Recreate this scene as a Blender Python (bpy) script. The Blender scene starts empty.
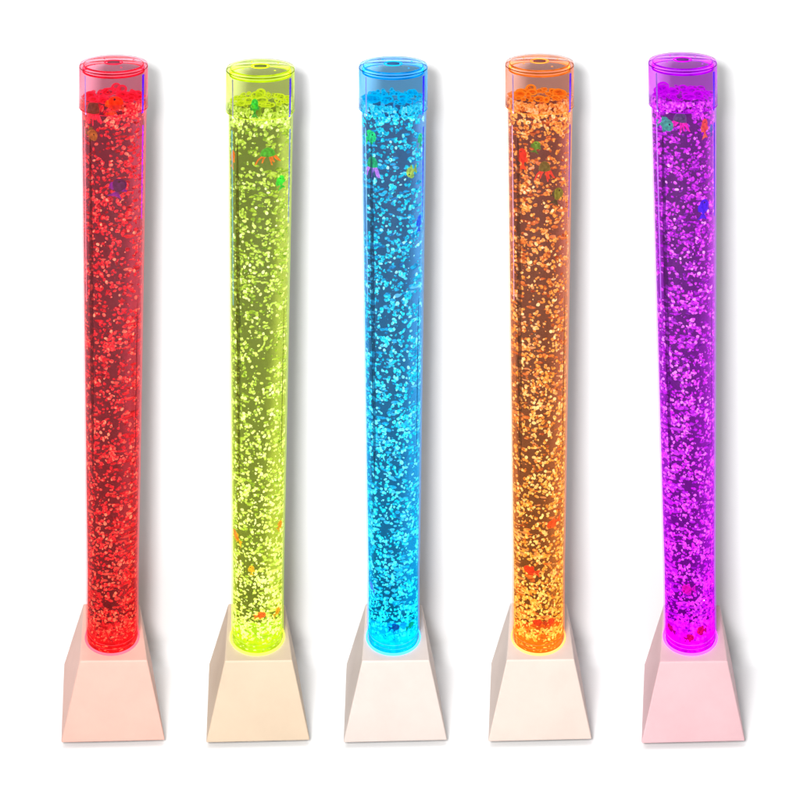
# Five glowing bubble-tube lamps in a row on a white studio sweep.
# Lengths are written in "u" (1 u = 1.6 mm) and scaled by S when meshes are made.
import bpy, bmesh, math, random
import numpy as np
from mathutils import Vector, Matrix

S = 0.0016
KEY, TOP = 101, 56
FLOOR_Z = -7.0                                    # added feet lift each foot block to open a shadow gap
scene = bpy.context.scene
COL = scene.collection
DIST, HCAM, HORIZON = 1300.0, 966.0, -263.0       # camera distance, camera height, horizon row
AXIS_Y = -8.0                                     # all tubes stand a little in front of y = 0
PI = math.pi


def lin(c):
    out = []
    for v in c[:3]:
        v = v / 255.0
        out.append(v / 12.92 if v <= 0.04045 else ((v + 0.055) / 1.055) ** 2.4)
    return tuple(out)


def at_depth(px, py, y):
    """photo position -> metres-in-u point on the vertical plane at depth y"""
    d = DIST + y
    return Vector(((px - 400) * d / DIST, y, HCAM - (py - HORIZON) * d / DIST))


def at_height(px, py, z):
    d = (HCAM - z) * DIST / (py - HORIZON)
    return Vector(((px - 400) * d / DIST, d - DIST, z))


# ------------------------------------------------------------------ object helpers
def link(name, me, mat=None, parent=None, smooth=True):
    o = bpy.data.objects.new(name, me)
    COL.objects.link(o)
    if mat:
        me.materials.append(mat)
    if smooth:
        for p in me.polygons:
            p.use_smooth = True
    if parent:
        o.parent = parent
    return o


def from_bm(name, bm, mat=None, parent=None, smooth=True, recalc=True):
    if recalc:
        bmesh.ops.recalc_face_normals(bm, faces=bm.faces[:])
    me = bpy.data.meshes.new(name)
    bm.to_mesh(me)
    bm.free()
    return link(name, me, mat, parent, smooth)


def tag(o, label, cat, group=None):
    o['label'] = label
    o['category'] = cat
    if group:
        o['group'] = group


def empty(name, loc):
    o = bpy.data.objects.new(name, None)
    o.empty_display_size = 0.05
    o.location = loc
    COL.objects.link(o)
    return o


def lathe(profile, centre, seg=96, closed=False, skew=0.0):
    """profile: list of (r, z) in u; centre(z) -> (x, y) in u.  Closed profiles become rings."""
    bm = bmesh.new()
    rings = []
    for r, z in profile:
        cx, cy = centre(z)
        if r < 1e-6:
            rings.append([bm.verts.new((cx * S, cy * S, z * S))])
        else:
            rings.append([bm.verts.new(((cx + r * math.cos(2 * PI * k / seg) + skew * r * math.sin(2 * PI * k / seg)) * S,
                                        (cy + r * math.sin(2 * PI * k / seg)) * S, z * S)) for k in range(seg)])
    pairs = list(zip(rings[:-1], rings[1:]))
    if closed:
        pairs.append((rings[-1], rings[0]))
    for a, b in pairs:
        for k in range(seg):
            k2 = (k + 1) % seg
            if len(a) == 1 and len(b) == 1:
                continue
            if len(a) == 1:
                bm.faces.new((a[0], b[k], b[k2]))
            elif len(b) == 1:
                bm.faces.new((a[k], a[k2], b[0]))
            else:
                bm.faces.new((a[k], a[k2], b[k2], b[k]))
    return bm


def torus_profile(R, r, z, n=10):
    return [(R + r * math.cos(2 * PI * k / n), z + r * math.sin(2 * PI * k / n)) for k in range(n)]


# ------------------------------------------------------------------ materials
def new_mat(name):
    m = bpy.data.materials.new(name)
    m.use_nodes = True
    nt = m.node_tree
    nt.nodes.clear()
    out = nt.nodes.new('ShaderNodeOutputMaterial')
    return m, nt, out


def N(nt, kind, **kw):
    n = nt.nodes.new(kind)
    for k, v in kw.items():
        if k in n.inputs:
            n.inputs[k].default_value = v
        else:
            setattr(n, k, v)
    return n


def rgba(c):
    return (c[0], c[1], c[2], 1.0)


def water_material(name, top, low, emit, ior=1.33):
    """tinted water: lamp light painted in, clearer above, deeper near the base"""
    m, nt, out = new_mat(name)
    tc = N(nt, 'ShaderNodeTexCoord')
    sep = N(nt, 'ShaderNodeSeparateXYZ')
    nt.links.new(tc.outputs['Generated'], sep.inputs[0])
    noise = N(nt, 'ShaderNodeTexNoise', Scale=5.0, Detail=3.0)
    nt.links.new(tc.outputs['Generated'], noise.inputs['Vector'])
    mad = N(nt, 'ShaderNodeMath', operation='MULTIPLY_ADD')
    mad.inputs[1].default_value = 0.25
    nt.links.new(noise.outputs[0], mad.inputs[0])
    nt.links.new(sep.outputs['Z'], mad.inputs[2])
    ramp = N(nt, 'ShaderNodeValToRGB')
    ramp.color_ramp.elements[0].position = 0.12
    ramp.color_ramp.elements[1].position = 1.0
    deep = [max(a, b, .004) ** .55 for a, b in zip(top, low)]      # what 50 u of tinted water lets through
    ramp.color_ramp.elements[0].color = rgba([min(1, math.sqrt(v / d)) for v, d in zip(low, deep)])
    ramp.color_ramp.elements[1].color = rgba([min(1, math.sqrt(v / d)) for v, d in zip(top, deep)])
    nt.links.new(mad.outputs[0], ramp.inputs[0])
    sig = [-math.log(min(.98, d)) / (50 * S) for d in deep]
    ab = N(nt, 'ShaderNodeVolumeAbsorption', Density=max(sig), Color=rgba([1 - q / max(sig) for q in sig]))
    nt.links.new(ab.outputs[0], out.inputs['Volume'])
    gl = N(nt, 'ShaderNodeBsdfGlass', Roughness=0.0, IOR=ior)
    nt.links.new(ramp.outputs[0], gl.inputs['Color'])
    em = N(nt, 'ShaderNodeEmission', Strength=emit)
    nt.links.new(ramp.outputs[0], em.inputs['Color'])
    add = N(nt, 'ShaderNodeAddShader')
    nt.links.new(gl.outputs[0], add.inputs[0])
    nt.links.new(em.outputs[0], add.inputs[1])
    nt.links.new(add.outputs[0], out.inputs['Surface'])
    return m


def glass_material(name, colour, emit_col, emit, ior=1.45):
    m, nt, out = new_mat(name)
    gl = N(nt, 'ShaderNodeBsdfGlass', Roughness=0.0, IOR=ior, Color=rgba(colour))
    tc = N(nt, 'ShaderNodeTexCoord')
    noise = N(nt, 'ShaderNodeTexNoise', Scale=9.0, Detail=5.0)
    nt.links.new(tc.outputs['Object'], noise.inputs['Vector'])
    mul = N(nt, 'ShaderNodeMath', operation='MULTIPLY')
    mul.inputs[1].default_value = emit * 2
    nt.links.new(noise.outputs[0], mul.inputs[0])
    em = N(nt, 'ShaderNodeEmission', Color=rgba(emit_col))
    nt.links.new(mul.outputs[0], em.inputs['Strength'])
    add = N(nt, 'ShaderNodeAddShader')
    nt.links.new(gl.outputs[0], add.inputs[0])
    nt.links.new(em.outputs[0], add.inputs[1])
    nt.links.new(add.outputs[0], out.inputs['Surface'])
    return m


def edge_lit_material(name, colour, density):
    """clear acrylic that carries the lamp light inside its wall"""
    m, nt, out = new_mat(name)
    tr = N(nt, 'ShaderNodeBsdfTransparent', Color=(1, 1, 1, 1))
    ev = N(nt, 'ShaderNodeEmission', Color=rgba(colour), Strength=density / S)
    ab = N(nt, 'ShaderNodeVolumeAbsorption', Color=rgba([min(.9, c) for c in colour]), Density=0.07 / S)
    add = N(nt, 'ShaderNodeAddShader')
    nt.links.new(ev.outputs[0], add.inputs[0])
    nt.links.new(ab.outputs[0], add.inputs[1])
    nt.links.new(tr.outputs[0], out.inputs['Surface'])
    nt.links.new(add.outputs[0], out.inputs['Volume'])
    return m


def glow_material(name, colour, strength, scale=60.0, low=0.6):
    m, nt, out = new_mat(name)
    tc = N(nt, 'ShaderNodeTexCoord')
    noise = N(nt, 'ShaderNodeTexNoise', Scale=scale, Detail=3.0)
    nt.links.new(tc.outputs['Object'], noise.inputs['Vector'])
    mr = N(nt, 'ShaderNodeMapRange')
    mr.inputs[1].default_value = 0.35
    mr.inputs[2].default_value = 0.65
    mr.inputs[3].default_value = low * strength
    mr.inputs[4].default_value = strength
    nt.links.new(noise.outputs[0], mr.inputs[0])
    em = N(nt, 'ShaderNodeEmission', Color=rgba(colour))
    nt.links.new(mr.outputs[0], em.inputs['Strength'])
    gl = N(nt, 'ShaderNodeBsdfDiffuse', Color=rgba([c * .5 for c in colour]))
    add = N(nt, 'ShaderNodeAddShader')
    nt.links.new(em.outputs[0], add.inputs[0])
    nt.links.new(gl.outputs[0], add.inputs[1])
    nt.links.new(add.outputs[0], out.inputs['Surface'])
    return m


def bubble_material(name, deep, mid, pale):
    """air bubbles lit by the lamp: each has its own tone, mottled inside"""
    m, nt, out = new_mat(name)
    at = N(nt, 'ShaderNodeAttribute', attribute_name='tone')
    tc = N(nt, 'ShaderNodeTexCoord')
    noise = N(nt, 'ShaderNodeTexNoise', Scale=0.45 / S, Detail=2.0)
    nt.links.new(tc.outputs['Object'], noise.inputs['Vector'])
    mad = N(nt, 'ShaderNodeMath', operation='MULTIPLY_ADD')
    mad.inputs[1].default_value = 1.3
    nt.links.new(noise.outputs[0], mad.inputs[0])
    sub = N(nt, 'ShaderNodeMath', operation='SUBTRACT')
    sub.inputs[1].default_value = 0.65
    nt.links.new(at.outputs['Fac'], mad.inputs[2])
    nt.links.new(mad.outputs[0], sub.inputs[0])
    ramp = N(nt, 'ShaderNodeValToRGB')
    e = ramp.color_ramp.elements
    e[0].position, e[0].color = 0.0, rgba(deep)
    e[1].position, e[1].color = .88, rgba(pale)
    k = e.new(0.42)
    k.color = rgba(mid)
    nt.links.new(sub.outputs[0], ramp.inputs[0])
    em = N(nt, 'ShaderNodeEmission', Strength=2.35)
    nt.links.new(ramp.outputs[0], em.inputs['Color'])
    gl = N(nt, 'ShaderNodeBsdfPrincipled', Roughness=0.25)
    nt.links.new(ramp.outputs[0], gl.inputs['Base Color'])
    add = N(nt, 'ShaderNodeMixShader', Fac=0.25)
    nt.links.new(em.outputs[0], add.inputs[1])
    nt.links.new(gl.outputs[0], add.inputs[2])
    nt.links.new(add.outputs[0], out.inputs['Surface'])
    return m


def foam_material(name, colour):
    """thin soap-like bubble skins"""
    m, nt, out = new_mat(name)
    fr = N(nt, 'ShaderNodeFresnel', IOR=1.6)
    tr = N(nt, 'ShaderNodeBsdfTransparent', Color=rgba([min(1, .55 + .4 * c) for c in colour]))
    em = N(nt, 'ShaderNodeEmission', Color=rgba(colour), Strength=1.25)
    mx = N(nt, 'ShaderNodeMixShader')
    nt.links.new(fr.outputs[0], mx.inputs[0])
    nt.links.new(tr.outputs[0], mx.inputs[1])
    nt.links.new(em.outputs[0], mx.inputs[2])
    nt.links.new(mx.outputs[0], out.inputs['Surface'])
    return m


def plastic_material(name, colour, rough=0.55, grain=0.05):
    m, nt, out = new_mat(name)
    tc = N(nt, 'ShaderNodeTexCoord')
    noise = N(nt, 'ShaderNodeTexNoise', Scale=14.0, Detail=6.0, Roughness=0.65)
    nt.links.new(tc.outputs['Object'], noise.inputs['Vector'])
    ramp = N(nt, 'ShaderNodeValToRGB')
    ramp.color_ramp.elements[0].position = 0.3
    ramp.color_ramp.elements[1].position = 0.7
    ramp.color_ramp.elements[0].color = rgba([c * (1 - grain) for c in colour])
    ramp.color_ramp.elements[1].color = rgba([min(1, c * (1 + grain)) for c in colour])
    nt.links.new(noise.outputs[0], ramp.inputs[0])
    fine = N(nt, 'ShaderNodeTexNoise', Scale=420.0, Detail=2.0)
    nt.links.new(tc.outputs['Object'], fine.inputs['Vector'])
    bump = N(nt, 'ShaderNodeBump', Strength=0.12, Distance=0.0006)
    nt.links.new(fine.outputs[0], bump.inputs['Height'])
    p = N(nt, 'ShaderNodeBsdfPrincipled', Roughness=rough)
    nt.links.new(ramp.outputs[0], p.inputs['Base Color'])
    nt.links.new(bump.outputs[0], p.inputs['Normal'])
    nt.links.new(p.outputs[0], out.inputs['Surface'])
    return m


def toy_material(name, colour, glow=0.55):
    """toy plastic with added glow"""
    m, nt, out = new_mat(name)
    tc = N(nt, 'ShaderNodeTexCoord')
    noise = N(nt, 'ShaderNodeTexNoise', Scale=0.35 / S, Detail=3.0)
    nt.links.new(tc.outputs['Object'], noise.inputs['Vector'])
    ramp = N(nt, 'ShaderNodeValToRGB')
    ramp.color_ramp.elements[0].position = 0.35
    ramp.color_ramp.elements[1].position = 0.65
    ramp.color_ramp.elements[0].color = rgba([c * .55 for c in colour])
    ramp.color_ramp.elements[1].color = rgba([min(1, c * 1.2 + .01) for c in colour])
    nt.links.new(noise.outputs[0], ramp.inputs[0])
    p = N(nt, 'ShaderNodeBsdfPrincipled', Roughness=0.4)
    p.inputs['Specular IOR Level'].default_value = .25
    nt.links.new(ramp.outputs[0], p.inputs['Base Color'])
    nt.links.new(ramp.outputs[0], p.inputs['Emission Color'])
    p.inputs['Emission Strength'].default_value = glow  # glow stands in for light reaching the toy through the water
    nt.links.new(p.outputs[0], out.inputs['Surface'])
    return m


# ------------------------------------------------------------------ the setting
def build_backdrop():
    m, nt, out = new_mat('white_paper')
    tc = N(nt, 'ShaderNodeTexCoord')
    noise = N(nt, 'ShaderNodeTexNoise', Scale=3.0, Detail=4.0)
    nt.links.new(tc.outputs['Object'], noise.inputs['Vector'])
    ramp = N(nt, 'ShaderNodeValToRGB')
    ramp.color_ramp.elements[0].color = (.71, .71, .71, 1)
    ramp.color_ramp.elements[1].color = (.73, .73, .73, 1)
    nt.links.new(noise.outputs[0], ramp.inputs[0])
    d = N(nt, 'ShaderNodeBsdfDiffuse')
    nt.links.new(ramp.outputs[0], d.inputs['Color'])
    nt.links.new(d.outputs[0], out.inputs['Surface'])
    bm = bmesh.new()
    R, back = 18.0, 74.0
    prof = [(-1900, FLOOR_Z), (-600, FLOOR_Z), (-200, FLOOR_Z), (back - R, FLOOR_Z)]
    for k in range(1, 13):
        a = k / 12 * PI / 2
        prof.append((back - R + R * math.sin(a), FLOOR_Z + R - R * math.cos(a)))
    prof += [(back, 300), (back, 800), (back, 1500)]
    rows = [[bm.verts.new((x * S, y * S, z * S)) for x in (-1900, 1900)] for y, z in prof]
    for a, b in zip(rows[:-1], rows[1:]):
        bm.faces.new((a[0], a[1], b[1], b[0]))
    o = from_bm('backdrop', bm, m)
    o['kind'] = 'structure'


build_backdrop()

# ------------------------------------------------------------------ lamp
BASE_H = 72.0


def ico(sub):
    bm = bmesh.new()
    bmesh.ops.create_icosphere(bm, subdivisions=sub, radius=1.0)
    v = np.array([p.co[:] for p in bm.verts])
    f = np.array([[q.index for q in p.verts] for p in bm.faces])
    bm.free()
    return v, f


ICO_V, ICO_F = ico(2)
ICO_V3, ICO_F3 = ico(3)
rs = np.random.RandomState(11)
TEMPLATES = []
for _ in range(14):                         # uneven, slightly bean-shaped bubbles
    v = ICO_V.copy()
    for _k in range(3):
        d = rs.normal(size=3)
        d /= np.linalg.norm(d)
        v += np.outer(0.20 * np.sin(2.2 * (ICO_V @ d) + rs.uniform(0, 6)), rs.normal(size=3) * .6)
    v[:, 2] += rs.uniform(-.30, .30) * v[:, 0] ** 2
    TEMPLATES.append(v)


def random_rot(r):
    q = r.normal(size=4)
    q /= np.linalg.norm(q)
    w, x, y, z = q
    return np.array([[1 - 2 * (y * y + z * z), 2 * (x * y - z * w), 2 * (x * z + y * w)],
                     [2 * (x * y + z * w), 1 - 2 * (x * x + z * z), 2 * (y * z - x * w)],
                     [2 * (x * z - y * w), 2 * (y * z + x * w), 1 - 2 * (x * x + y * y)]])


def blob_mesh(name, items, mat, parent, verts=None, faces=None):
    """items: (centre u, scale xyz u, rot 3x3, tone)"""
    vs, fs, tones = [], [], []
    n = 0
    for i, (c, sc, R, tone) in enumerate(items):
        base = TEMPLATES[i % len(TEMPLATES)] if verts is None else verts
        F = ICO_F if faces is None else faces
        v = (base * np.array(sc)) @ R.T + np.array(c)
        vs.append(v)
        fs.append(F + n)
        tones.append(np.full(len(v), tone, dtype=np.float32))
        n += len(v)
    V = (np.concatenate(vs) * S).astype(np.float32)
    F = np.concatenate(fs).astype(np.int32)
    me = bpy.data.meshes.new(name)
    me.vertices.add(len(V))
    me.vertices.foreach_set('co', V.ravel())
    me.loops.add(F.size)
    me.loops.foreach_set('vertex_index', F.ravel())
    me.polygons.add(len(F))
    me.polygons.foreach_set('loop_start', np.arange(0, F.size, 3, dtype=np.int32))
    me.polygons.foreach_set('loop_total', np.full(len(F), 3, dtype=np.int32))
    me.polygons.foreach_set('use_smooth', np.ones(len(F), dtype=bool))
    at = me.attributes.new('tone', 'FLOAT', 'POINT')
    at.data.foreach_set('value', np.concatenate(tones))
    me.update(calc_edges=True)
    me.validate()
    return link(name, me, mat, parent, smooth=False)


class Lamp:
    pass


def build_lamp(P):
    L = Lamp()
    L.P = P
    bx = P['base_x']                              # photo column of the front left foot corner
    zt = at_depth(0, P['top_y'] + 8.8, AXIS_Y).z  # height of the lid
    zb = BASE_H
    xt = at_depth(P['axis_top'], 0, AXIS_Y).x
    xb = at_depth(P['axis_low'], 0, AXIS_Y).x
    L.zt, L.zb = zt, zb
    skew = 0.75 * (xb / DIST)                    # drawn tubes are a touch oval

    def lath(*a, **k):
        return lathe(*a, skew=skew, **k)

    def centre(z):
        t = (z - zb) / (zt - zb)
        return (xb + (xt - xb) * t, AXIS_Y)
    L.centre = centre

    def radius(z):                                # the tube opens slightly upwards
        t = max(0, min(1, (z - zb) / (zt - zb)))
        return 25.6 + 7.4 * max(0, (t - .12) / .88) ** 0.95
    L.radius = radius
    L.z_water = at_depth(0, P['top_y'] + 42.5, AXIS_Y).z
    z_sleeve = at_depth(0, P['top_y'] + 52, AXIS_Y).z

    # corners of the foot
    Cn = {}
    dy = P.get('foot_dy', 0)
    Cn['fl'] = at_height(bx, 743 + dy, 0)
    Cn['fr'] = at_height(bx + 104, 740.5 + dy, 0)
    Cn['bl'] = at_height(bx + 3, 664 + dy, 0)
    Cn['br'] = at_height(bx + 91, 663 + dy, 0)
    Cn['tfl'] = at_height(bx + 18.6, 661.3 + dy, BASE_H)
    Cn['tfr'] = at_height(bx + 86.4, 660.6 + dy, BASE_H)
    Cn['tbl'] = at_height(bx + 22.6, 603.5 + dy, BASE_H)
    Cn['tbr'] = at_height(bx + 78.5, 604 + dy, BASE_H)
    root_loc = sum((Cn[k] for k in ('fl', 'fr', 'bl', 'br')), Vector()) / 4
    root = empty('bubble_lamp', (root_loc.x * S, root_loc.y * S, FLOOR_Z * S))
    tag(root, P['label'], 'bubble lamp', 'bubble tube lamps in a row')
    root_inv = Matrix.Translation(root.location).inverted()
    L.root = root

    def put(o, parent=root):
        o.matrix_parent_inverse = root_inv if parent is root else Matrix()
        return o

    # ---- pyramid foot
    bm = bmesh.new()
    order = ['fl', 'fr', 'br', 'bl', 'tfl', 'tfr', 'tbr', 'tbl']
    vv = [bm.verts.new(Cn[k] * S) for k in order]
    for f in ((3, 2, 1, 0), (4, 5, 6, 7), (0, 1, 5, 4), (1, 2, 6, 5), (2, 3, 7, 6), (3, 0, 4, 7)):
        bm.faces.new([vv[i] for i in f])
    bmesh.ops.recalc_face_normals(bm, faces=bm.faces[:])
    bmesh.ops.bevel(bm, geom=bm.edges[:], offset=1.5 * S, segments=3, profile=0.6, affect='EDGES', clamp_overlap=True)
    ob = from_bm('base', bm, plastic_material('base_plastic', P['base']), root, smooth=False)
    put(ob)
    # ---- added feet: their gap lets a shadow strip show under the block
    rub = bpy.data.materials.get('added_foot_rubber') or plastic_material('added_foot_rubber', (.03, .03, .03), .8)
    mid = root_loc
    for k in ('fl', 'fr', 'bl', 'br'):
        c = mid + (Cn[k] - mid) * .58
        prof = [(0, FLOOR_Z), (5.5, FLOOR_Z), (6.0, FLOOR_Z + .8), (6.4, .2), (0, .2)]
        put(from_bm('added_foot', lathe(prof, lambda z: (c.x, c.y), 20), rub, ob), ob)
    # ---- lit collar where the tube leaves the foot
    glow = lin(P['rim'])
    prof = [(25.9, zb - .5), (27.0, zb - .5), (27.25, zb + .3), (27.0, zb + 1.3), (26.6, zb + 1.7), (25.9, zb + 1.7)]
    put(from_bm('light_ring', lath(prof, centre, closed=True), glow_material('ring_glow', [min(1,   .05 + .95 * g) for g in glow], 3.8 * P.get('ring', .95), 40, .8), root))
    # ---- lit plate at the bottom of the water
    r0 = radius(zb) - 3.4
    prof = [(0, zb + .3), (r0, zb + .3), (r0, zb + 8.2), (r0 * .96, zb + 9), (r0 * .6, zb + 9), (r0 * .57, zb + 10), (r0 * .3, zb + 10), (r0 * .27, zb + 9.2), (0, zb + 9.2)]
    put(from_bm('light_plate', lath(prof, centre), glow_material('plate_glow', lin(P['plate']), 1.9, 55, .55), root))
    for hz, rr in ((4.4, .14), (8.3, .2)):
        put(from_bm('foot_line', lath(torus_profile(radius(zb + hz) - .75, rr, zb + hz, 8), centre, 128, closed=True), glow_material('foot_line_glow', [min(1, .08 + .92 * g) for g in lin(P['plate'])], .6, 90, .0), root))
    # ---- water, with the lamp's light painted into its tint
    zw = L.z_water
    prof = [(0, zb + .1)]
    K = 40
    for k in range(K + 1):
        z = zb + .1 + (zw - zb - .1) * k / K
        prof.append((radius(z) - 1.0, z))
    prof.append((0, zw))
    wm = water_material('lamp_tinted_water', [v * P['gain_top'] for v in lin(P['tint_top'])], [v * P['gain_low'] for v in lin(P['tint_low'])], P['water_emit'])
    put(from_bm('water', lath(prof, centre, 128), wm, root))
    # ---- acrylic tube wall, edge lit
    zl = zt - 3.0
    prof = []
    for k in range(K + 1):
        z = zb + .2 + (zl - zb - .2) * k / K
        prof.append((radius(z) + .45, z))
    for k in range(K, -1, -1):
        z = zb + .2 + (zl - zb - .2) * k / K
        prof.append((radius(z) - .10, z))
    put(from_bm('tube', lath(prof, centre, 128, closed=True), edge_lit_material('edge_lit_acrylic', glow, P.get('edge', .075)), root))
    # ---- cap: sleeve with closed lid
    ro, ri = 34.3, 33.75
    cm = glass_material('cap_acrylic', [min(1, v ** .10) for v in lin(P['cap'])], glow, P['cap_emit'], 1.06)
    prof = [(0, zt), (ro - 2.2, zt), (ro - .8, zt - .6), (ro, zt - 2.4), (ro, z_sleeve), (ri, z_sleeve), (ri, zt - 2.8), (ri - 1.2, zt - 1.6), (0, zt - 1.6)]
    cap = put(from_bm('cap', lath(prof, centre, 128), cm, root))
    line = glow_material('cap_line_glow', glow, P.get('line', 1.5), 50, .45)
    put(from_bm('cap_edge_line', lath(torus_profile(ri - .4, .45, zt - 3.6, 8), centre, 128, closed=True), glow_material('faint_line_glow', glow, .55, 50, .3), cap), cap)
    put(from_bm('sleeve_line', lath(torus_profile(ro - .2, .3, z_sleeve - .3, 8), centre, 128, closed=True), glow_material('sleeve_glow', glow, .7, 30, .25), cap), cap)
    # plug with rings
    pm = edge_lit_material('plug_acrylic', glow, .38)
    prof = [(30.2, zt - 2.4), (30.2, zt - 7.2), (28.4, zt - 7.2), (28.4, zt - 2.4)]
    pl = put(from_bm('plug_band', lath(prof, centre, 128, closed=True), pm, cap), cap)
    put(from_bm('plug_ring', lath(torus_profile(29.6, .55, zt - 2.0, 8), centre, 128, closed=True), line, cap), cap)
    put(from_bm('plug_ring', lath(torus_profile(29.9, .9, zt - 7.4, 8), centre, 128, closed=True), line, cap), cap)
    put(from_bm('plug_ring', lath(torus_profile(30.3, .35, zt - 4.8, 8), centre, 128, closed=True), line, cap), cap)
    put(from_bm('air_hole_ring', lath(torus_profile(8.8, .65, zt + .2, 8), centre, 64, closed=True), line, cap), cap)
    dk, nt, out = new_mat('air_hole_shade')
    pb = N(nt, 'ShaderNodeBsdfPrincipled', Roughness=.9)
    pb.inputs['Specular IOR Level'].default_value = .1
    pb.inputs['Base Color'].default_value = rgba([c * .30 + .004 for c in lin(P['cap'])])
    nt.links.new(pb.outputs[0], out.inputs['Surface'])
    put(from_bm('air_hole_dark_disc', lath([(0, zt - .1), (6.2, zt - .1), (6.2, zt + .35), (0, zt + .35)], centre, 48), dk, cap), cap)  # shade inside the hole, put into the disc's dark colour
    r_ = random.Random(P['seed'])
    for a, rr in ((3.7, 19), (.55, 21), (5.3, 23), (2.2, 20.5)):
        a += r_.uniform(-.2, .2)
        c = centre(zt)
        prof = [(0, zt - .1), (1.1, zt - .1), (.8, zt + .25), (0, zt + .3)]
        put(from_bm('lid_dot', lath(prof, lambda z: (c[0] + rr * math.cos(a), c[1] + rr * math.sin(a)), 12), line, cap), cap)
    # ---- reflections imitated by thin glowing strips along the wall
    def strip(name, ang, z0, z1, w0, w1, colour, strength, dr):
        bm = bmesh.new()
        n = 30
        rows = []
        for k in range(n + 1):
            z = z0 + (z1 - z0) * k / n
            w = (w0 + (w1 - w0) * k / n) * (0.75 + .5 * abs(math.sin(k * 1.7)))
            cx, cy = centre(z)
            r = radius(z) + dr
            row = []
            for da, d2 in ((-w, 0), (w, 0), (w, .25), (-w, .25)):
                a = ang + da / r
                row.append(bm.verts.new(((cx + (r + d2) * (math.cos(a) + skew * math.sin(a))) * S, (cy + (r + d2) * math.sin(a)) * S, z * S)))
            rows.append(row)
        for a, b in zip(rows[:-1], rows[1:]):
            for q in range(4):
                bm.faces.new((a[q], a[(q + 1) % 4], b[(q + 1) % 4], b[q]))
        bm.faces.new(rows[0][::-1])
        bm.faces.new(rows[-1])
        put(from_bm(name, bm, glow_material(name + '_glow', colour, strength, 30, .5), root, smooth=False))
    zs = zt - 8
    strip('reflection_strip', -PI / 2 + 1.12, zs, zt - 46, 1.7, 1.3, lin((70, 20, 255)), 2.4, .15)
    strip('reflection_strip', -PI / 2 + 1.13, zt - 58, zt - 150, .9, .3, lin(P['streak']), .8, .60)
    strip('reflection_strip', -PI / 2 - .93, zs, zt - 46, .8, .7, lin((190, 180, 255)), 1.3, .15)
    strip('reflection_strip', -PI / 2 - .97, zt - 58, zt - 230, .55, .3, lin(P['thin']), .6, .60)
    # ---- dark refraction bands, painted as tinted film inside the wall
    def refraction_band(ang, z0, z1, w, ph):
        m, nt, out = new_mat('refraction_film')
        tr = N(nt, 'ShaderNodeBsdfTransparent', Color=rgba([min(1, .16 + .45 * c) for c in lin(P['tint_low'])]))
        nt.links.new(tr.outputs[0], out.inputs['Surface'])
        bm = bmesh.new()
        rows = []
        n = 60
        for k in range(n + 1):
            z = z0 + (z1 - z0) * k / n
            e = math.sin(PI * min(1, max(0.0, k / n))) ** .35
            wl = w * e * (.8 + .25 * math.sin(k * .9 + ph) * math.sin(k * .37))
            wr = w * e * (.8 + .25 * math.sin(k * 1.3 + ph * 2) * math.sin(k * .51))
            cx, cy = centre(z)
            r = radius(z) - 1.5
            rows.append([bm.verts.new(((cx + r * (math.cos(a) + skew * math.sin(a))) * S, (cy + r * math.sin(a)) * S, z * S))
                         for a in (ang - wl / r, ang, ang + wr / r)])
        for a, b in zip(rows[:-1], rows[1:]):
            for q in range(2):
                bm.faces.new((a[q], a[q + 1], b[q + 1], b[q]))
        put(from_bm('wall_refraction_band', bm, m, root))
    refraction_band(-PI / 2 - .78, zt - 400, zt - 66, 3.4, P['seed'])
    refraction_band(-PI / 2 + 1.05, zt - 390, zt - 225, 1.2, P['seed'] + 1)
    L.put = put
    L.skew = skew
    return L


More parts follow.
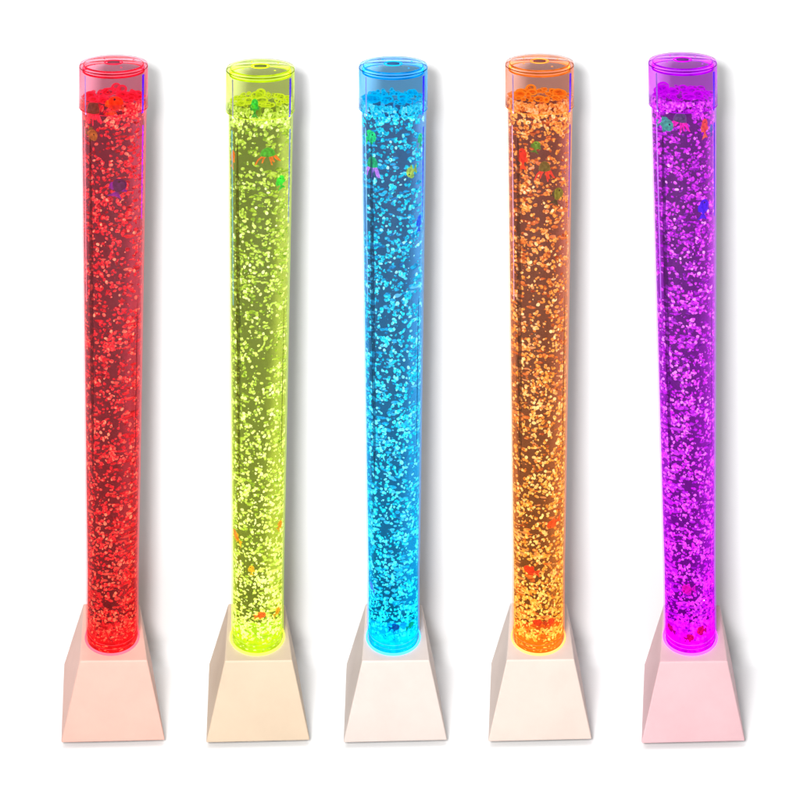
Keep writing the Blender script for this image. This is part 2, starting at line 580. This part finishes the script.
def bubbles_for(L, keep_out):
    P = L.P
    r = np.random.RandomState(P['seed'])
    zb, zw = L.zb + 11.0, L.z_water - 1.0
    H = zw - zb
    items = []

    def add(x, y, z, s, tone, flat=1.0):
        cx, cy = L.centre(z)
        R = L.radius(z) - 1.7 - s
        q = math.hypot(x, y)
        if q > R:
            x, y = x * R / q, y * R / q
        if y > 0 and r.uniform() < .45:            # most bubbles rise along the front half
            y = -y
        z = min(max(z, zb + s * .6), zw - s)
        for (kx, ky, kz, kr) in keep_out:
            if abs(cx + x + L.skew * y - kx) < kr and abs(z - kz) < kr and cy + y < ky + 2:
                return
        a = r.uniform(.8, 1.35)
        items.append(((cx + x + L.skew * y, cy + y, z), (s * a, s / a * r.uniform(.75, 1.05), s * r.uniform(.6, .95) * flat), random_rot(r) if flat == 1.0 else np.eye(3), tone))

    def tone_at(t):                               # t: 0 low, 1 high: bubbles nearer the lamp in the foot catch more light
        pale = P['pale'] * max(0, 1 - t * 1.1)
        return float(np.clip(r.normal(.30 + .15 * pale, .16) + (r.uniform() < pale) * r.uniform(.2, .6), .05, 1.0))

    n_cl = int(P['count'] * .21)
    for _ in range(n_cl):                         # clumps
        t = r.uniform() ** P['pow']
        z = zb + H * t
        R = L.radius(z)
        rho = R * (r.uniform(.15 if t > .5 else .35, 1) ** .5)
        th = r.uniform(0, 2 * PI)
        m = r.randint(2, 7)
        spread = r.uniform(2.5, 6.0)
        for _k in range(m):
            s = r.uniform(1.35, 2.15) * (.84 + .26 * t) * P['size']
            add(rho * math.cos(th) + r.normal() * spread, rho * math.sin(th) + r.normal() * spread,
                z + r.normal() * spread * .8, s, tone_at(t))
    for _ in range(int(P['count'] * .35)):        # singles
        t = r.uniform() ** P['pow']
        z = zb + H * t
        R = L.radius(z)
        rho = R * math.sqrt(r.uniform(.05, 1))
        th = r.uniform(0, 2 * PI)
        s = r.uniform(.8, 2.0) * (.84 + .26 * t) * P['size']
        add(rho * math.cos(th), rho * math.sin(th), z, s, tone_at(t))
    for _ in range(int(P['count'] * .35)):        # fine fizz
        t = r.uniform() ** (P['pow'] * 1.1)
        z = zb + H * t
        R = L.radius(z)
        rho = R * math.sqrt(r.uniform(.3, 1))
        th = r.uniform(0, 2 * PI)
        add(rho * math.cos(th), rho * math.sin(th), z, r.uniform(.4, .8), tone_at(t))
    for _ in range(75):                          # flat bubbles clinging near the lit plate
        z = zb + r.uniform(0, 24)
        R = L.radius(z)
        rho = R * math.sqrt(r.uniform(.2, 1))
        th = r.uniform(PI, 2 * PI)
        add(rho * math.cos(th), rho * math.sin(th), z, r.uniform(.8, 2.0), float(np.clip(r.normal(.55, .3), .1, 1)), .45)
    for _ in range(60):                           # bubbles squeezed between plate and wall
        z = L.zb + r.uniform(1.2, 10)
        rho, th = L.radius(z) - 2.2, r.uniform(PI, 2 * PI)
        cx, cy = L.centre(z)
        q = r.uniform(.5, 1.1)
        Rz = np.array([[-math.sin(th), -math.cos(th), 0], [math.cos(th), -math.sin(th), 0], [0, 0, 1.0]])
        items.append(((cx + rho * (math.cos(th) + L.skew * math.sin(th)), cy + rho * math.sin(th), z), (q * r.uniform(1, 2.2), .45, q * .45), Rz, float(r.uniform(.2, 1.0))))
    for _ in range(300):                          # crowd under the surface
        z = zw - abs(r.normal()) * 10
        R = L.radius(z)
        rho = R * math.sqrt(r.uniform(.55, 1))
        th = r.uniform(0, 2 * PI)
        add(rho * math.cos(th), rho * math.sin(th), z, r.uniform(1.4, 2.4), tone_at(.9) + .10)
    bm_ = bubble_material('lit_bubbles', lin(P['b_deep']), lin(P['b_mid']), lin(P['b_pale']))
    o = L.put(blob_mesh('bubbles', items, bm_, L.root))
    o['kind'] = 'stuff'
    # foam of larger skins on the water surface
    items = []
    zf = L.z_water
    for _ in range(130):
        s = r.uniform(1.0, 2.6) if r.uniform() < .90 else r.uniform(3.2, 6.0)
        R = 32.0 - s
        rho = R * math.sqrt(r.uniform(.1, 1))
        th = r.uniform(0, 2 * PI)
        cx, cy = L.centre(zf)
        e = r.uniform(.8, 1.25)
        items.append(((cx + rho * (math.cos(th) + L.skew * math.sin(th)), cy + rho * math.sin(th), zf + s * .62 + .4 + r.uniform(0, 1.2)), (s * e, s / e, s * r.uniform(.5, .8)), np.eye(3), .5))
    o = L.put(blob_mesh('foam', items, foam_material('foam_skin', lin(P['foam'])), L.root, ICO_V3, ICO_F3))
    o['kind'] = 'stuff'


# ------------------------------------------------------------------ toys in the water
def fan(bm, pts, th):
    a = [bm.verts.new((x * S, -th * S, z * S)) for x, z in pts]
    b = [bm.verts.new((x * S, th * S, z * S)) for x, z in pts]
    bm.faces.new(a)
    bm.faces.new(b[::-1])
    n = len(pts)
    for k in range(n):
        bm.faces.new((a[k], b[k], b[(k + 1) % n], a[(k + 1) % n]))


def body_bm(length, height, thick):
    bm = bmesh.new()
    n, seg = 14, 14
    rings = []
    for k in range(n + 1):
        t = k / n
        x = length * (.5 - t)
        prof = math.sin(PI * min(1, t ** .72)) ** .75 * (1 - .10 * t) + .10 * t
        h, w = height / 2 * prof, thick / 2 * prof
        if k == 0:
            rings.append([bm.verts.new((x * S, 0, 0))])
            continue
        rings.append([bm.verts.new((x * S, w * math.cos(2 * PI * j / seg) * S, h * math.sin(2 * PI * j / seg) * S)) for j in range(seg)])
    for a, b in zip(rings[:-1], rings[1:]):
        for j in range(seg):
            j2 = (j + 1) % seg
            if len(a) == 1:
                bm.faces.new((a[0], b[j], b[j2]))
            else:
                bm.faces.new((a[j], a[j2], b[j2], b[j]))
    bm.faces.new(rings[-1])
    return bm


EYE = {}


def make_fish(L, px, py, w, h, ang, colour, fin, label, tail=1.0, glow=1.5):
    """w: length, h: height in photo pixels; ang: direction the nose points (degrees, in the picture)"""
    inside, phi = spot(L, px, py, 2.4 + (w * max(.35, abs(math.cos(math.radians(ang)))) * .5) ** 2 / 60)
    root = empty('toy_fish', inside * S)
    root.rotation_euler = (0, -math.radians(ang), phi)
    tag(root, label, 'toy fish', 'toy sea creatures drifting in the tubes')
    bl = w * .72
    bm_ = toy_material('toy_' + 'body', lin(colour), glow)
    fm = toy_material('toy_' + 'fin', lin(fin), glow)
    b = from_bm('body', body_bm(bl, h * .78, min(4.2, h * .5)), bm_, root)
    b.location = (w * .14 * S, 0, 0)
    t = bmesh.new()
    x0 = w * .14 - bl * .46
    x1 = -w * .5
    hh = h * .42 * tail
    fan(t, [(x0, h * .07), (x1 * .8 + x0 * .2, hh * .8), (x1, hh), (x1 * .82 + x0 * .18, hh * .35), (x1 * .75 + x0 * .25, 0), (x1 * .82 + x0 * .18, -hh * .35), (x1, -hh), (x1 * .8 + x0 * .2, -hh * .8), (x0, -h * .07)], .35)
    from_bm('tail_fin', t, fm, root, smooth=False)
    t = bmesh.new()
    fan(t, [(w * .28, h * .26), (w * .2, h * .46), (w * .08, h * .52), (-w * .04, h * .48), (-w * .1, h * .5), (-w * .14, h * .22)], .35)
    from_bm('dorsal_fin', t, fm, root, smooth=False)
    t = bmesh.new()
    fan(t, [(w * .14, -h * .3), (w * .04, -h * .5), (-w * .08, -h * .48), (-w * .1, -h * .22)], .35)
    from_bm('belly_fin', t, fm, root, smooth=False)
    t = bmesh.new()
    bmesh.ops.create_icosphere(t, subdivisions=2, radius=max(.55, h * .07) * S)
    if 'm' not in EYE:
        m, nt, out = new_mat('toy_eye')
        p = N(nt, 'ShaderNodeBsdfPrincipled', Roughness=.2)
        p.inputs['Base Color'].default_value = (.01, .01, .012, 1)
        nt.links.new(p.outputs[0], out.inputs['Surface'])
        EYE['m'] = m
    e = from_bm('eye', t, EYE['m'], root)
    e.location = (w * .34 * S, -min(4.2, h * .5) * .36 * S, h * .09 * S)
    return (inside.x, inside.y, inside.z, max(w, h) * .5)


def make_jelly(L, px, py, w, h, bell, tent, label, lean=0, glow=1.5):
    inside, phi = spot(L, px, py, w * .29 + 1)
    root = empty('toy_jellyfish', inside * S)
    root.rotation_euler = (0, math.radians(lean), phi)
    tag(root, label, 'toy jellyfish', 'toy sea creatures drifting in the tubes')
    r = w * .27
    prof = [(0, h * .46)]
    for k in range(1, 9):
        a = k / 8 * PI / 2
        prof.append((r * math.sin(a), h * .08 + h * .38 * math.cos(a)))
    prof += [(r * 1.04, h * .03), (r * .8, h * .0), (0, h * .04)]
    from_bm('bell', lathe(prof, lambda z: (0, 0), 28), toy_material('toy_bell', lin(bell), glow), root)
    tm = toy_material('toy_tentacle', lin(tent), glow)
    n = 8
    for k in range(n):
        a = 2 * PI * k / n + .25
        bm = bmesh.new()
        rings = []
        m = 9
        length = h * (.44 + .1 * math.sin(k * 2.3))
        for j in range(m + 1):
            t = j / m
            out = r * .55 + (w * .5 - r * .55) * t ** .75
            rad = 1.45 * (1 - .6 * t)
            c = Vector((out * math.cos(a), out * .38 * math.sin(a), -length * t ** 1.15 + h * .03 + .5 * math.sin(t * 7 + k)))
            rings.append([bm.verts.new((c + Vector((rad * math.cos(2 * PI * q / 6), rad * math.sin(2 * PI * q / 6), 0))) * S) for q in range(6)])
        for A, B in zip(rings[:-1], rings[1:]):
            for q in range(6):
                bm.faces.new((A[q], A[(q + 1) % 6], B[(q + 1) % 6], B[q]))
        bm.faces.new(rings[0])
        bm.faces.new(rings[-1])
        from_bm('tentacle', bm, tm, root)
    return (inside.x, inside.y, inside.z, max(w, h) * .5)


def spot(L, px, py, margin):
    """a place just behind the front wall of the tube"""
    p = at_depth(px, py, AXIS_Y)
    cx = L.centre(p.z)[0]
    R = L.radius(p.z) - 1.2 - margin
    o = p.x - cx
    for _ in range(4):
        o = max(-R * .9, min(R * .9, p.x - cx + L.skew * math.sqrt(max(0, R * R - min(R * R, o * o)))))
    y = AXIS_Y - math.sqrt(max(0, R * R - o * o))
    q = at_depth(px, py, y)
    q.x = cx + o + L.skew * (y - AXIS_Y)
    return q, math.asin(o / R)


LAMPS = [
    dict(seed=3, label='bubble lamp with a red lit tube, beside the yellow-green lamp', base_x=61, axis_top=113.6, axis_low=112.2, top_y=53.7,
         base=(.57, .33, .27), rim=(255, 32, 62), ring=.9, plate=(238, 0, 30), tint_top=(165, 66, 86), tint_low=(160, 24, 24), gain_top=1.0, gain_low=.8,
         water_emit=.03, cap=(178, 62, 92), cap_emit=.008, b_deep=(130, 2, 16), b_mid=(255, 52, 66), b_pale=(255, 205, 150), foam=(255, 60, 90),
         streak=(190, 20, 255), thin=(255, 130, 150), count=2750, pow=1.35, size=.87, pale=.34),
    dict(seed=17, label='bubble lamp with a yellow-green lit tube, between the red and blue lamps', base_x=206, axis_top=260.4, axis_low=257.4, top_y=57.5,
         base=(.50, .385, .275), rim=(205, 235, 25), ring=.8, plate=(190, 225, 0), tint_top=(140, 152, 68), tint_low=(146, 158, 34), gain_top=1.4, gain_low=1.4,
         water_emit=.03, cap=(150, 165, 50), cap_emit=.008, b_deep=(100, 132, 28), b_mid=(196, 216, 100), b_pale=(255, 255, 238), foam=(225, 240, 70),
         streak=(90, 110, 200), thin=(110, 190, 200), count=2650, pow=1.3, size=.83, pale=.8),
    dict(seed=29, label='bubble lamp with a sky blue lit tube, between the yellow-green and orange lamps', base_x=343.3, axis_top=393.2, axis_low=393.3, top_y=55.0,
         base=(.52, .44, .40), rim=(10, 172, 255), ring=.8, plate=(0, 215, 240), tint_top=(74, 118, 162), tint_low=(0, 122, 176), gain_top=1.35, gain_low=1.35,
         water_emit=.03, cap=(40, 120, 190), cap_emit=.008, b_deep=(0, 118, 160), b_mid=(0, 226, 232), b_pale=(220, 255, 245), foam=(0, 215, 248),
         streak=(40, 50, 235), thin=(130, 200, 255), count=2800, pow=1.3, size=.87, pale=.6),
    dict(seed=41, label='bubble lamp with an amber orange lit tube, between the blue and purple lamps', base_x=488, axis_top=539.5, axis_low=538.4, top_y=52.5, foot_dy=-1,
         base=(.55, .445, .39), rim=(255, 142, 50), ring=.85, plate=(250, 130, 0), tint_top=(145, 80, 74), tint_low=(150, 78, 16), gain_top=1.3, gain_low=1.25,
         water_emit=.03, cap=(165, 85, 72), cap_emit=.008, b_deep=(160, 64, 12), b_mid=(255, 188, 82), b_pale=(255, 252, 200), foam=(255, 165, 50),
         streak=(110, 40, 180), thin=(230, 170, 200), count=2900, pow=1.35, size=.87, pale=.6),
    dict(seed=59, label='bubble lamp with a violet purple lit tube, beside the orange lamp', base_x=641.2, axis_top=682.5, axis_low=690.2, top_y=51.0, foot_dy=.8,
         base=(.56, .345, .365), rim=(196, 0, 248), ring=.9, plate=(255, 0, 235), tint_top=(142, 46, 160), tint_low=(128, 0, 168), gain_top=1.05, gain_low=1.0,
         water_emit=.03, cap=(150, 30, 175), cap_emit=.008, b_deep=(104, 0, 142), b_mid=(232, 70, 244), b_pale=(255, 232, 250), foam=(225, 20, 245),
         streak=(60, 10, 240), thin=(200, 130, 255), count=3300, pow=1.35, size=.83, pale=.75),
]

built = [build_lamp(P) for P in LAMPS]
KO = [[] for _ in built]
R_, G_, B_, O_, V_ = range(5)


def fish(i, *a, **k):
    KO[i].append(make_fish(built[i], *a, **k))


def jelly(i, *a, **k):
    KO[i].append(make_jelly(built[i], *a, **k))


RED, ORG, GRN, OLV, YEL = (250, 25, 10), (255, 95, 10), (10, 215, 70), (95, 90, 25), (190, 205, 40)
# red tube
jelly(R_, 99, 112.5, 24, 23, (105, 78, 30), (255, 45, 75), 'olive capped toy jellyfish with red tentacles at the top left of the red tube', lean=-8)
fish(R_, 121, 106, 20, 19, 75, (255, 58, 0), (255, 88, 0), 'bright red toy fish swimming upwards under the foam of the red tube')
fish(R_, 96, 133.5, 24, 14, 0, (175, 115, 30), (110, 95, 25), 'olive and orange toy fish just under the jellyfish in the red tube')
fish(R_, 124, 188, 19, 18, 70, (62, 0, 78), (120, 10, 150), 'dark purple toy fish alone in the upper half of the red tube')
fish(R_, 95, 594, 10, 8, 200, (240, 0, 15), (225, 0, 10), 'small deep red toy fish low in the red tube near its foot')
# yellow-green tube
fish(G_, 258, 108, 19, 9, 90, (20, 185, 70), (10, 150, 75), 'slim green toy fish pointing up just under the foam of the yellow-green tube')
jelly(G_, 269.5, 155, 25, 17, (50, 150, 25), (255, 100, 20), 'green capped toy jellyfish with orange tentacles in the yellow-green tube')
fish(G_, 229, 159, 19, 9, 80, (255, 90, 10), (255, 120, 20), 'orange toy fish pressed against the upper left wall of the yellow-green tube')
fish(G_, 282, 182, 14, 12, 100, (20, 230, 50), (15, 190, 50), 'bright green toy fish to the right under the jellyfish of the yellow-green tube')
fish(G_, 240, 536, 20, 9, 160, (255, 110, 10), (240, 170, 20), 'long orange toy fish at the left wall low in the yellow-green tube')
fish(G_, 280.5, 525, 9, 9, 40, (235, 130, 10), (235, 150, 20), 'small orange toy fish at the right wall low in the yellow-green tube')
fish(G_, 254.3, 570, 10, 7, 90, (240, 170, 10), (230, 185, 20), 'tiny amber toy fish upright in the lower middle of the yellow-green tube')
fish(G_, 262, 615, 12, 7, 10, (250, 70, 10), (240, 110, 15), 'red orange toy fish lying above the lit plate of the yellow-green tube')
fish(G_, 277, 611, 12, 7, 20, (245, 140, 20), (240, 165, 40), 'pale orange toy fish lying at the lower right of the yellow-green tube')
# blue tube
fish(B_, 371.5, 137, 18, 14, 25, (10, 225, 110), (20, 235, 90), 'bright green toy fish at the upper left wall of the blue tube')
jelly(B_, 374.5, 166, 20, 22, (10, 175, 85), (235, 130, 235), 'green capped toy jellyfish with pink tentacles in the blue tube')
fish(B_, 411, 171, 13, 13, 190, (200, 205, 40), (165, 190, 30), 'yellow toy fish in the upper right of the blue tube')
fish(B_, 424, 140, 14, 9, 90, (10, 200, 120), (10, 180, 110), 'green toy fish pressed against the upper right wall of the blue tube')
fish(B_, 419, 223, 17, 10, 80, (10, 80, 235), (10, 60, 215), 'royal blue toy fish at the right wall of the blue tube')
fish(B_, 371, 586.5, 11, 6, 150, (235, 140, 240), (225, 130, 235), 'small pink toy fish at the left wall low in the blue tube')
fish(B_, 394, 627, 11, 7, 10, (75, 40, 130), (20, 60, 160), 'dark violet toy fish lying over the lit plate of the blue tube')
fish(B_, 409, 625, 11, 6, 10, (20, 165, 110), (15, 150, 120), 'small green toy fish lying at the lower right of the blue tube')
# orange tube
fish(O_, 533, 147, 12, 10, 75, (85, 155, 25), (60, 125, 20), 'small green toy fish above the red fish in the orange tube')
fish(O_, 521, 159, 22, 11, 92, (245, 30, 10), (255, 70, 10), 'red toy fish standing upright at the upper left of the orange tube')
jelly(O_, 541.5, 170, 20, 20, (95, 95, 20), (245, 55, 40), 'olive capped toy jellyfish with red tentacles in the orange tube')
fish(O_, 554, 196, 17, 16, 60, (120, 135, 30), (55, 55, 25), 'dark olive toy fish on the right under the jellyfish of the orange tube')
fish(O_, 551, 521.5, 18, 9, 190, (250, 75, 10), (255, 100, 15), 'orange red toy fish at the right wall low in the orange tube')
fish(O_, 530, 570, 16, 9, 170, (248, 25, 5), (240, 40, 5), 'bright red toy fish on the left low in the orange tube')
fish(O_, 537, 622, 13, 7, 175, (225, 20, 5), (200, 30, 5), 'deep red toy fish lying on the left over the lit plate of the orange tube')
fish(O_, 547, 621.5, 11, 7, 5, (235, 40, 5), (215, 30, 5), 'deep red toy fish lying on the right over the lit plate of the orange tube')
# purple tube
fish(V_, 661, 124, 20, 15, 0, (45, 215, 140), (30, 185, 125), 'mint green toy fish at the upper left wall of the purple tube')
jelly(V_, 674.5, 121, 22, 20, (70, 80, 90), (250, 25, 175), 'grey capped toy jellyfish with hot pink tentacles under the foam of the purple tube', lean=10)
fish(V_, 699, 128.5, 20, 11, 92, (248, 92, 26), (240, 120, 40), 'orange toy fish standing upright at the upper right of the purple tube')
fish(V_, 714.5, 130, 12, 8, 90, (70, 130, 170), (60, 110, 160), 'grey blue toy fish pressed against the upper right wall of the purple tube')
fish(V_, 698, 209, 20, 16, 80, (50, 10, 235), (60, 5, 220), 'deep blue toy fish alone on the right in the upper half of the purple tube')
fish(V_, 684, 588.5, 14, 11, 185, (245, 15, 170), (235, 20, 200), 'hot pink toy fish low in the middle of the purple tube')
fish(V_, 697, 629.5, 12, 9, 170, (225, 10, 60), (215, 10, 80), 'larger crimson toy fish on the right over the lit plate of the purple tube')
fish(V_, 684, 637.5, 10, 7, 20, (220, 10, 70), (210, 10, 90), 'small crimson toy fish in the middle over the lit plate of the purple tube')
fish(V_, 670, 628, 11, 6, 165, (200, 10, 90), (190, 10, 110), 'dim crimson toy fish at the lower left wall of the purple tube')

for L_, ko in zip(built, KO):
    bubbles_for(L_, ko)

# ------------------------------------------------------------------ light
w = bpy.data.worlds.new('World')
scene.world = w
w.use_nodes = True
bg = w.node_tree.nodes.get('Background') or w.node_tree.nodes.new('ShaderNodeBackground')
bg.inputs['Color'].default_value = (1, 1, 1, 1)
bg.inputs['Strength'].default_value = 0.06

def softbox(name, size, size_y, watts, loc, target):
    ld = bpy.data.lights.new(name, 'AREA')
    ld.shape = 'RECTANGLE'
    ld.size, ld.size_y = size * S, size_y * S
    ld.energy = watts
    lo = bpy.data.objects.new(name, ld)
    COL.objects.link(lo)
    lo.location = Vector(loc) * S
    lo.rotation_euler = (Vector(target) * S - lo.location).to_track_quat('-Z', 'Y').to_euler()


softbox('softbox', 330, 330, KEY, (-250, -DIST, HCAM + 90), (700, 30, -350))      # beside the camera
softbox('added_overhead_light', 800, 1500, TOP, (-200, -480, 1700), (300, -10, 0))     # added above left to lighten the block tops and shade the floor

# ------------------------------------------------------------------ camera: level, lens shifted down
cd = bpy.data.cameras.new('camera')
cam = bpy.data.objects.new('camera', cd)
COL.objects.link(cam)
cam.location = Vector((0, -DIST, HCAM)) * S
cam.rotation_euler = (PI / 2, 0, 0)
cd.sensor_width = 36
cd.lens = 36 * DIST / 800
cd.shift_y = -(400 - HORIZON) / 800
cd.clip_start, cd.clip_end = 0.01, 100
scene.camera = cam

scene.render.resolution_x = scene.render.resolution_y = 1024
scene.view_settings.view_transform = 'Standard'
scene.view_settings.look = 'None'
scene.view_settings.exposure = 0
scene.view_settings.gamma = 1
cy = scene.cycles
cy.max_bounces = 16
cy.transmission_bounces = 14
cy.transparent_max_bounces = 24
cy.diffuse_bounces = 3
cy.glossy_bounces = 3
cy.caustics_reflective = False
cy.caustics_refractive = False
